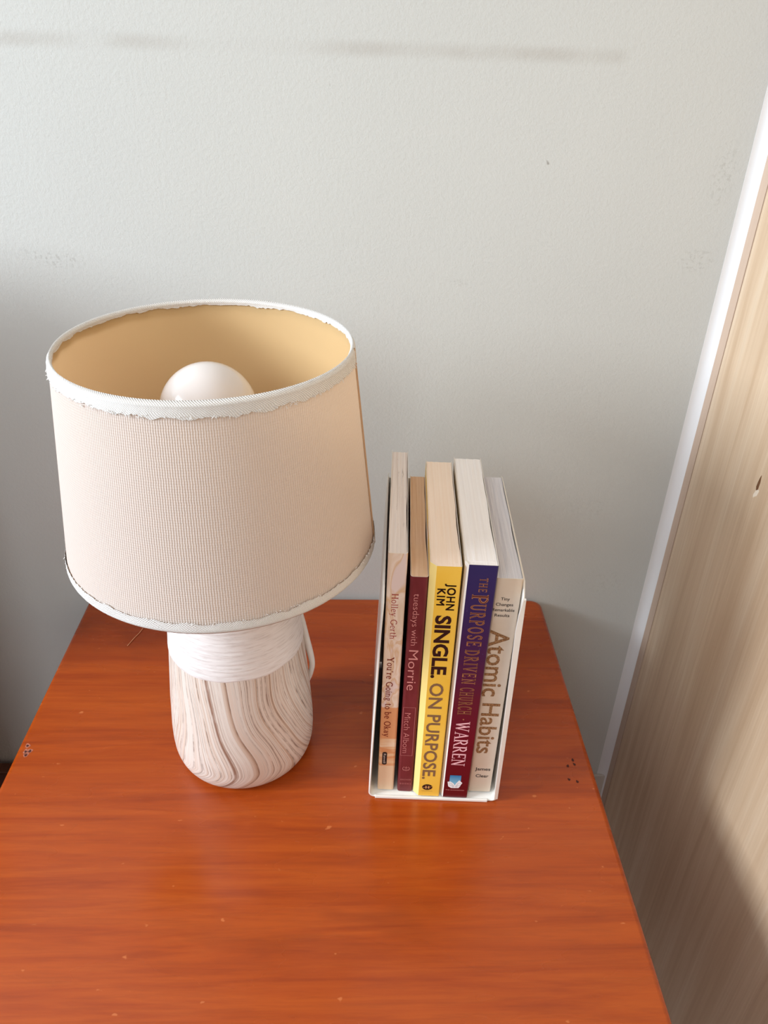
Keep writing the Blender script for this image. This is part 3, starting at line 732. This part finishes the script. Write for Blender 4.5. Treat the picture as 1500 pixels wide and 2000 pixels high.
# ------------------------------------------------------------------ books
def paper(name, a, b, streak=0.25):
    mt = M(name, a, 0.85, 0.15)
    v_ = mt.coords('Object', (900, 9, 9)); n_ = mt.noise(v_, 1.2, 4, 0.6)
    c_ = mt.ramp(n_, [(0.35, b), (0.6, a)])
    n2_ = mt.noise(mt.coords('Object', (420, 26, 26), (1.3, 2, 3)), 1.6, 3, 0.6)
    c_ = mt.mix(mt.ramp(n2_, [(0.26, G(streak * 2.2)), (0.36, G(0))]), c_, tuple([x * .45 for x in b[:3]] + [1]))
    mt.color(c_); mt.bump(n_, 0.35, 0.0006); return mt.m
CARD = M('white_card', srgb(236, 228, 216), .6, .3).m
def book(name, label, x0, x1, xt0, y0, h, depth, cover, pages, spine=None, facet=None, fw_=0.0, wob=.0011, round_=.0006, page_in=.0008, seed=1, bow=0.0, left_board_mat=None):
    """x0,x1: spine edges at the base in layout units, xt0 left edge at the top"""
    wdt = (x1 - x0) * S; H = h * S; Dp = depth * S
    e = empty(name, (x0 * S, y0 * S, TZ + .0058 * S + .0002), label, 'book', 'books in the white holder')
    e.rotation_euler = (0, math.atan2((xt0 - x0) * S, H), rotz)
    bt = .00030
    # cover: spine with eased left facet, two boards
    pr = []
    if fw_: pr += [(0, .0042), (fw_, 0)]
    else: pr += [(0, round_ * 1.5), (round_ * .4, round_ * .35), (round_ * 1.3, 0)]
    pr += [(wdt - round_ * 1.3, 0), (wdt - round_ * .4, round_ * .35), (wdt, round_ * 1.5)]
    outer = [(0, Dp)] + pr + [(wdt, Dp)]
    inner = [(x + (bt if x < wdt / 2 else -bt), y if y > Dp - 1e-6 else y + bt) for x, y in outer]
    bmm = bmesh.new(); nz = 22
    rng = random.Random(seed)
    def bend(x, y, z):
        k = noise.noise(Vector((y * 22, z * 3, 5.1))) * wob * min(1, y / .03)
        return x + k
    lo = []
    for zi in range(nz + 1):
        z = H * zi / nz
        lo.append([bmm.verts.new((bend(x, y, z), y, z)) for x, y in outer] + [bmm.verts.new((bend(x, y, z), y, z)) for x, y in reversed(inner)])
    L_ = len(lo[0])
    for zi in range(nz):
        for i in range(L_):
            k = (i + 1) % L_
            f = bmm.faces.new((lo[zi][i], lo[zi][k], lo[zi+1][k], lo[zi+1][i]))
            f.material_index = 0 if i < len(outer) - 1 else 2
            if fw_ and i in (1,): f.material_index = 1
            if fw_ and i == 0: f.material_index = 1
    for zi in (0, nz):
        n_o = len(outer)
        for i in range(n_o - 1): bmm.faces.new((lo[zi][i], lo[zi][i+1], lo[zi][L_-2-i], lo[zi][L_-1-i])).material_index = 2
    mats = [cover, facet or cover, CARD]
    cvr = from_bm('cover', bmm, mats, e)
    # page block
    bmm = bmesh.new(); ny_, nx_ = 30, 10; top = H - .0006
    px0, px1 = bt + .0002, wdt - bt - .0002
    yA, yB = (.0044 if fw_ else .0010), Dp - .0015
    T_, B_ = [], []
    for j in range(ny_ + 1):
        y = yA + (yB - yA) * j / ny_
        rowt, rowb = [], []
        for i in range(nx_ + 1):
            t = i / nx_; x = px0 + (px1 - px0) * t
            if fw_ and j == 0: x = px0 + (px1 - px0) * t
            ed = (1 if i in (0, nx_) else 0)
            xx = bend(x, y, top) + ((noise.noise(Vector((y * 60, t * 9, seed))) * .00025) if ed else 0)
            zz = top + noise.noise(Vector((x * 900, y * 30, seed))) * .00035 + bow * (1 - (2 * t - 1) ** 2)
            rowt.append(bmm.verts.new((xx, y, zz))); rowb.append(bmm.verts.new((bend(x, y, 0), y, .0004)))
        T_.append(rowt); B_.append(rowb)
    for j in range(ny_):
        for i in range(nx_):
            bmm.faces.new((T_[j][i], T_[j][i+1], T_[j+1][i+1], T_[j+1][i])); bmm.faces.new((B_[j][i], B_[j+1][i], B_[j+1][i+1], B_[j][i+1]))
        bmm.faces.new((T_[j][0], T_[j+1][0], B_[j+1][0], B_[j][0])); bmm.faces.new((T_[j][nx_], B_[j][nx_], B_[j+1][nx_], T_[j+1][nx_]))
    for i in range(nx_):
        bmm.faces.new((T_[0][i], B_[0][i], B_[0][i+1], T_[0][i+1])); bmm.faces.new((T_[ny_][i], T_[ny_][i+1], B_[ny_][i+1], B_[ny_][i]))
    # glued front edge of pages closes the facet gap
    if fw_:
        q = [bmm.verts.new(c_) for c_ in ((fw_ + bt, bt + .0001, top), (px1, bt + .0001, top), (px1, yA, top), (px0, yA, top))]
        bmm.faces.new(q)
        q2 = [bmm.verts.new(c_) for c_ in ((fw_ + bt, bt + .0001, top - .002), (px1, bt + .0001, top - .002))]
        bmm.faces.new((q[0], q2[0], q2[1], q[1]))
    from_bm('page_block', bmm, pages, e)
    def LXf(xw, zw):   # layout -> local x on the spine
        return (xw - x0 - (xt0 - x0) * (zw / h)) * S
    return e, LXf
ZL = lambda z: (z - .0058) * S

# --- Holley Gerth
mh = M('marbled_peach_cover', G(.8), .38, .5)
v = mh.coords('Object'); X, Y, Z = mh.sep(v)
wv = mh.noise(mh.coords('Object', (60, 10, 22), (0, 0, 0), (0, .5, 0)), 1.6, 3, .5, .8)
up_ = mh.ramp(wv, [(.36, srgb(232, 206, 180)), (.47, srgb(243, 222, 205)), (.54, srgb(228, 190, 150)), (.62, srgb(236, 214, 206))])
stp = mh.noise(mh.coords('Object', (12, 4, 95), (0, 0, .3)), 1.8, 3, .5, .6)
low = mh.ramp(stp, [(.38, srgb(226, 158, 108)), (.5, srgb(238, 196, 152)), (.62, srgb(244, 216, 184))])
zr = mh.math('DIVIDE', Z, .435 * S)
c = mh.mix(smask(mh, zr, .12, .40, .004), up_, low)
c = mh.mix(smask(mh, zr, .255, .40, .003), c, srgb(226, 160, 112))
c = mh.mix(smask(mh, zr, -.2, .122, .003), c, srgb(240, 208, 172))
mh.color(c)
pg = paper('rough_greyish_pages', srgb(240, 230, 224), srgb(224, 210, 202), .4)
e, LXf = book('paperback_book', 'peach marbled paperback with red serif title, first at the left in the holder', .5801, .6050, .5835, -.4939, .4408, .284, mh.m, pg, wob=.0011, seed=3, round_=.001)
i1 = ink('brick_red_ink', (176, 82, 72)); i2 = ink('dark_red_ink', (140, 58, 40))
sm_ = serif_mesh('Holley Gerth', .0)
put_text(e, 'title_lettering', sm_, 1, LXf(.5900, .34), LXf(.5985, .34), ZL(.3835), ZL(.3075), i1)
put_text(e, 'title_lettering', serif_mesh("You're Going to be Okay", .012), 1, LXf(.5872, .2), LXf(.5962, .2), ZL(.2755), ZL(.1205), i2)
# small dark rounded publisher label
lx, lz = LXf(.5893, .075), ZL(.075); hw, hh = .00125, .0067
pts = []
for cxx, czz, a0 in ((lx, lz + hh - hw, 0), (lx, lz - hh + hw, 180)):
    for k in range(9): a = math.radians(a0 + 22.5 * k); pts.append((cxx + hw * math.cos(a) * 1.35, czz + hw * math.sin(a)))
patch_mesh(e, 'publisher_label', pts, ink('black_label', (36, 26, 26)), -.00012)
put_text(e, 'publisher_lettering', bfont_mesh('Revell', .01), CAPH, lx - .0008, lx + .0009, lz + .005, lz - .005, ink('pale_ink', (205, 190, 180)), -.0002)

# --- tuesdays with Morrie
mm2 = M('maroon_cover', srgb(112, 38, 44), .42, .45)
mm2.color(mm2.ramp(mm2.noise(mm2.coords('Object', (3, 1, 1)), 60, 3), [(.3, srgb(108, 36, 40)), (.7, srgb(122, 46, 52))]))
pg = paper('tan_pages', srgb(238, 206, 178), srgb(226, 188, 156), .12)
e, LXf = book('paperback_book', 'maroon paperback with thin pink lower case title and boxed author name', .6105, .6338, .6128, -.4973, .4072, .270, mm2.m, pg, fw_=0, seed=5, round_=.0013, wob=.0011)
ip = ink('pink_ink', (224, 152, 146)); ip2 = ink('dull_pink_ink', (206, 130, 126))
put_text(e, 'title_lettering', bfont_mesh('tuesdays with', -.012), CAPH, LXf(.6183, .34), LXf(.6268, .34), ZL(.3860), ZL(.2990), ip)
put_text(e, 'title_lettering', bfont_mesh('Morrie', -.008), CAPH, LXf(.6162, .26), LXf(.6290, .26), ZL(.2905), ZL(.2170), ip)
put_text(e, 'author_lettering', bfont_mesh('Mitch Albom', -.012), CAPH, LXf(.6152, .13), LXf(.6240, .13), ZL(.1725), ZL(.0905), ip2)
xa, xb_ = LXf(.6128, .13), LXf(.6302, .13); za, zb_ = ZL(.1835), ZL(.0850)
strokes_mesh(e, 'frame_line', [[(xa, za), (xb_, za)], [(xb_, za), (xb_, zb_)], [(xb_, zb_), (xa, zb_)], [(xa, zb_), (xa, za)]], .00022, ip2)
cx_, cz_ = LXf(.6222, .055), ZL(.0565); ra = .0023
ring_ = [(cx_ + ra * math.cos(a), cz_ + ra * math.sin(a)) for a in [2 * math.pi * k / 20 for k in range(21)]]
strokes_mesh(e, 'publisher_emblem', [[(cx_ + ra * 1.12 * math.cos(a), cz_ + ra * math.sin(a)) for a in [math.radians(b_) for b_ in range(-60, 61, 15)]],
   [(cx_ - ra * 1.12 * math.cos(a), cz_ + ra * math.sin(a)) for a in [math.radians(b_) for b_ in range(-60, 61, 15)]],
   [(cx_, cz_ + ra * 1.1), (cx_, cz_ - ra * .9)], [(cx_ - ra * .55, cz_ + ra * .45), (cx_ + ra * .55, cz_ + ra * .45)],
   [(cx_ - ra * .7, cz_ - ra * .2), (cx_ - ra * .5, cz_ - ra * .7), (cx_, cz_ - ra), (cx_ + ra * .5, cz_ - ra * .7), (cx_ + ra * .7, cz_ - ra * .2)]], .0003, ip2)
put_flat(e, 'publisher_lettering', bfont_mesh('ANCHOR', 0, 1.25), LXf(.6142, .03), LXf(.6306, .03), ZL(.0305), .0015, CAPH, ip2)
put_flat(e, 'publisher_lettering', bfont_mesh('BOOKS', 0, 1.5), LXf(.6142, .02), LXf(.6306, .02), ZL(.0215), .0015, CAPH, ip2)

# --- Single. On purpose.
my = M('yellow_cover', srgb(248, 196, 70), .4, .45)
my.color(my.ramp(my.noise(my.coords('Object', (1, 1, 1)), 40, 3), [(.3, srgb(247, 194, 66)), (.7, srgb(250, 203, 84))]))
myl = M('pale_yellow_cover', srgb(253, 226, 140), .4, .45)
pg = paper('cream_pages', srgb(250, 230, 212), srgb(246, 223, 202), .03)
e, LXf = book('paperback_book', 'yellow paperback with black and brown capitals, middle of the five books', .6345, .6745, .6362, -.5055, .4300, .285, my.m, pg, facet=myl.m, fw_=.0040, seed=7, wob=.0011)
ik = ink('black_ink', (52, 22, 20)); ib = ink('brown_grey_ink', (134, 100, 72))
put_text(e, 'author_lettering', thicken(bfont_mesh('JOHN', 0.0, 1.12), .022), CAPH, LXf(.6600, .39), LXf(.6705, .39), ZL(.4090), ZL(.3665), ik)
put_text(e, 'author_lettering', thicken(bfont_mesh('KIM', 0.0, 1.15), .022), CAPH, LXf(.6475, .39), LXf(.6575, .39), ZL(.4010), ZL(.3740), ik)
put_text(e, 'title_lettering', bfont_mesh('SINGLE.', .034), CAPH, LXf(.6482, .3), LXf(.6672, .3), ZL(.3575), ZL(.2480), ik)
put_text(e, 'title_lettering', bfont_mesh('ON PURPOSE.', .018), CAPH, LXf(.6472, .14), LXf(.6655, .14), ZL(.2385), ZL(.0435), ib)
ex, ez = LXf(.6553, .025), ZL(.0255)
patch_mesh(e, 'publisher_emblem', [(ex + .0038 * math.cos(a), ez + .0031 * math.sin(a)) for a in [2 * math.pi * k / 24 for k in range(24)]], ik)
put_flat(e, 'publisher_lettering', serif_mesh('H', .02), ex - .0016, ex + .0018, ez - .0014, .0028, 1, ink('tan_ink', (226, 170, 110)), -.0002)
strokes_mesh(e, 'publisher_emblem', [[(ex - .0034, ez - .0007), (ex - .001, ez + .0001), (ex + .0012, ez - .0002), (ex + .0034, ez + .0010)]], .0003, ink('tan_ink', (226, 170, 110)), -.00022)
strokes_mesh(e, 'publisher_lettering', [[(ex - .0042, ez - .0042), (ex + .0040, ez - .0042)]], .00022, ib)

# --- Purpose Driven Church
mp = M('navy_to_maroon_cover', G(.2), .3, .5)
v = mp.coords('Object'); X, Y, Z = mp.sep(v); zr = mp.math('DIVIDE', Z, .434 * S)
nz_ = mp.noise(v, 30, 3)
zz = mp.math('ADD', zr, mp.math('MULTIPLY', mp.math('SUBTRACT', nz_, .5), .08))
c = mp.ramp(zz, [(.0, srgb(98, 8, 22)), (.30, srgb(106, 12, 34)), (.48, srgb(96, 24, 46)), (.62, srgb(72, 28, 68)), (.80, srgb(52, 34, 84)), (1.0, srgb(50, 42, 92))])
stn = mp.ramp(mp.noise(v, 420, 2, .5), [(.70, G(0)), (.75, G(1))])
c = mp.mix(mp.math('MULTIPLY', stn, mp.ramp(zr, [(.5, G(0)), (.95, G(.55))])), c, srgb(130, 130, 190))
mp.color(c)
mwf = M('white_cover_edge', srgb(244, 240, 236), .35, .5)
pg = paper('bright_white_pages', srgb(250, 245, 242), srgb(243, 237, 234), .03)
e, LXf = book('paperback_book', 'thick navy and maroon paperback with gold serif title and white pages', .6757, .7172, .6798, -.5083, .4344, .291, mp.m, pg, facet=mwf.m, fw_=.0021, seed=11, wob=.0011, bow=.0002)
ig = ink('dull_gold_ink', (178, 118, 80), .35); id_ = ink('dark_red_brown_ink', (78, 26, 34), .4)
ipk = ink('pale_pink_ink', (244, 190, 196))
def outlined(txt, xb1, xc1, zm, zt, zb2):
    put_text(e, 'title_lettering', serif_mesh(txt, .012, .16), 1, LXf(xb1, zm), LXf(xc1, zm), ZL(zt), ZL(zb2), ig)
    put_text(e, 'lettering_inset', serif_mesh(txt, -.036, .16), 1, LXf(xb1, zm), LXf(xc1, zm), ZL(zt) - .00022, ZL(zb2) + .00022, id_, -.0002)
outlined('THE', .6995, .7098, .405, .4205, .3985)
outlined('P', .6920, .7125, .385, .3945, .3800)
outlined('URPOSE', .6920, .7110, .34, .3790, .3085)
outlined('DRIVEN', .6906, .7090, .27, .3020, .2400)
outlined('CHURCH', .6895, .7080, .21, .2335, .1820)
patch_mesh(e, 'title_dot', [(LXf(.6985, .17) + .0006 * math.cos(a), ZL(.1720) + .0006 * math.sin(a)) for a in [2 * math.pi * k / 10 for k in range(10)]], ig)
put_text(e, 'author_lettering', serif_mesh('WARREN', .0, .0), 1, LXf(.6882, .12), LXf(.7080, .12), ZL(.1680), ZL(.0760), ipk)
# emblem: blue square, white open book
bl = M('sky_blue_ink', G(.5), .4); vb = bl.coords('Generated'); bx_, by_, bz_ = bl.sep(vb)
bl.color(bl.ramp(bz_, [(0, srgb(150, 214, 236)), (1, srgb(30, 120, 178))]))
sx0, sx1 = LXf(.6878, .04), LXf(.7048, .04); sz0, sz1 = ZL(.0300), ZL(.0550)
patch_mesh(e, 'publisher_emblem', [(sx0, sz0), (sx1, sz0), (sx1, sz1), (sx0, sz1)], bl.m, -.00010)
mx_ = (sx0 + sx1) / 2; wht = ink('white_ink', (244, 242, 244)); h_ = sz1 - sz0; w_ = sx1 - sx0
patch_mesh(e, 'publisher_emblem', [(mx_, sz0 + h_*.12), (mx_ - w_*.10, sz0 + h_*.28), (mx_ - w_*.40, sz0 + h_*.46), (mx_ - w_*.66, sz0 + h_*.42), (mx_ - w_*.56, sz0 + h_*.02), (mx_ - w_*.30, sz0 - h_*.12), (mx_, sz0 - h_*.12)], wht, -.00018)
patch_mesh(e, 'publisher_emblem', [(mx_, sz0 + h_*.12), (mx_, sz0 - h_*.12), (mx_ + w_*.38, sz0 - h_*.10), (mx_ + w_*.50, sz0 + h_*.10), (mx_ + w_*.66, sz0 + h_*.36), (mx_ + w_*.36, sz0 + h_*.60), (mx_ + w_*.14, sz0 + h_*.34)], wht, -.00018)
igr = ink('grey_line_ink', (120, 112, 130))
strokes_mesh(e, 'publisher_emblem', [[(mx_ - w_*.58, sz0 + h_*.30), (mx_ - w_*.3, sz0 + h_*.28), (mx_ - w_*.04, sz0 + h_*.0)], [(mx_ - w_*.52, sz0 + h_*.16), (mx_ - w_*.28, sz0 + h_*.12), (mx_ - w_*.1, sz0 - h_*.06)],
    [(mx_ + w_*.56, sz0 + h_*.30), (mx_ + w_*.3, sz0 + h_*.34), (mx_ + w_*.08, sz0 + h_*.0)], [(mx_ + w_*.46, sz0 + h_*.12), (mx_ + w_*.28, sz0 + h_*.14), (mx_ + w_*.14, sz0 - h_*.06)]], .00018, igr, -.00024)
put_flat(e, 'publisher_lettering', bfont_mesh('THE ZONDERVAN', 0), LXf(.6832, .022), LXf(.7112, .022), ZL(.0215), .0009, CAPH, ip)
# dent in the top page edges
# --- Atomic Habits
ma = M('sand_cover', srgb(226, 208, 186), .5, .4)
ma.color(ma.ramp(ma.noise(ma.coords('Object'), 50, 3), [(.3, srgb(222, 203, 180)), (.7, srgb(231, 214, 194))]))
pg = paper('cool_white_pages', srgb(230, 227, 230), srgb(216, 212, 216), .12)
e, LXf = book('paperback_book', 'sand coloured paperback with brown sans serif title, rightmost in the holder', .7197, .7545, .7227, -.4975, .4060, .274, ma.m, pg, seed=13, round_=.0008, wob=.0011)
igb = M('bronze_ink', srgb(150, 108, 70), .45); igb.color(igb.ramp(igb.noise(igb.coords('Object'), 900, 2), [(.4, srgb(128, 88, 54)), (.6, srgb(176, 134, 92))]))
iblk = ink('soft_black_ink', (44, 34, 34))
xl, xr = .7245, .7525
for txt, a, b, z in (('Tiny', .7318, .7435, .3768), ('Changes', .7262, .7488, .3677), ('Remarkable', .7226, .7515, .3586), ('Results', .7265, .7460, .3497)):
    put_flat(e, 'subtitle_lettering', bfont_mesh(txt, .008), LXf(a, .36), LXf(b, .36), ZL(z), .0023, CAPH, iblk)
put_text(e, 'title_lettering', bfont_mesh('Atomic', .014), CAPH, LXf(.7235, .26), LXf(.7492, .26), ZL(.3270), ZL(.2060), igb.m)
put_text(e, 'title_lettering', bfont_mesh('Habits', .014), CAPH, LXf(.7255, .13), LXf(.7500, .13), ZL(.1925), ZL(.0900), igb.m)
put_flat(e, 'author_lettering', bfont_mesh('James', .012), LXf(.7268, .057), LXf(.7500, .057), ZL(.0530), .0031, CAPH, iblk)
put_flat(e, 'author_lettering', bfont_mesh('Clear', .012), LXf(.7290, .042), LXf(.7485, .042), ZL(.0378), .0031, CAPH, iblk)

# ------------------------------------------------------------------ small stray thread on the table
mth = M('pale_fibre', srgb(214, 150, 110), .7)
th_pts = smooth_pts([(.1135 * S, -.160 * S, TZ + .0005), (.121 * S, -.137 * S, TZ + .0006), (.127 * S, -.122 * S, TZ + .0006), (.1305 * S, -.109 * S, TZ + .0008)], 5)
to = tube('loose_fibre', th_pts, .00028, mth.m, n=6); prop(to, 'single pale fibre lying on the table behind the lamp at left', 'fibre')
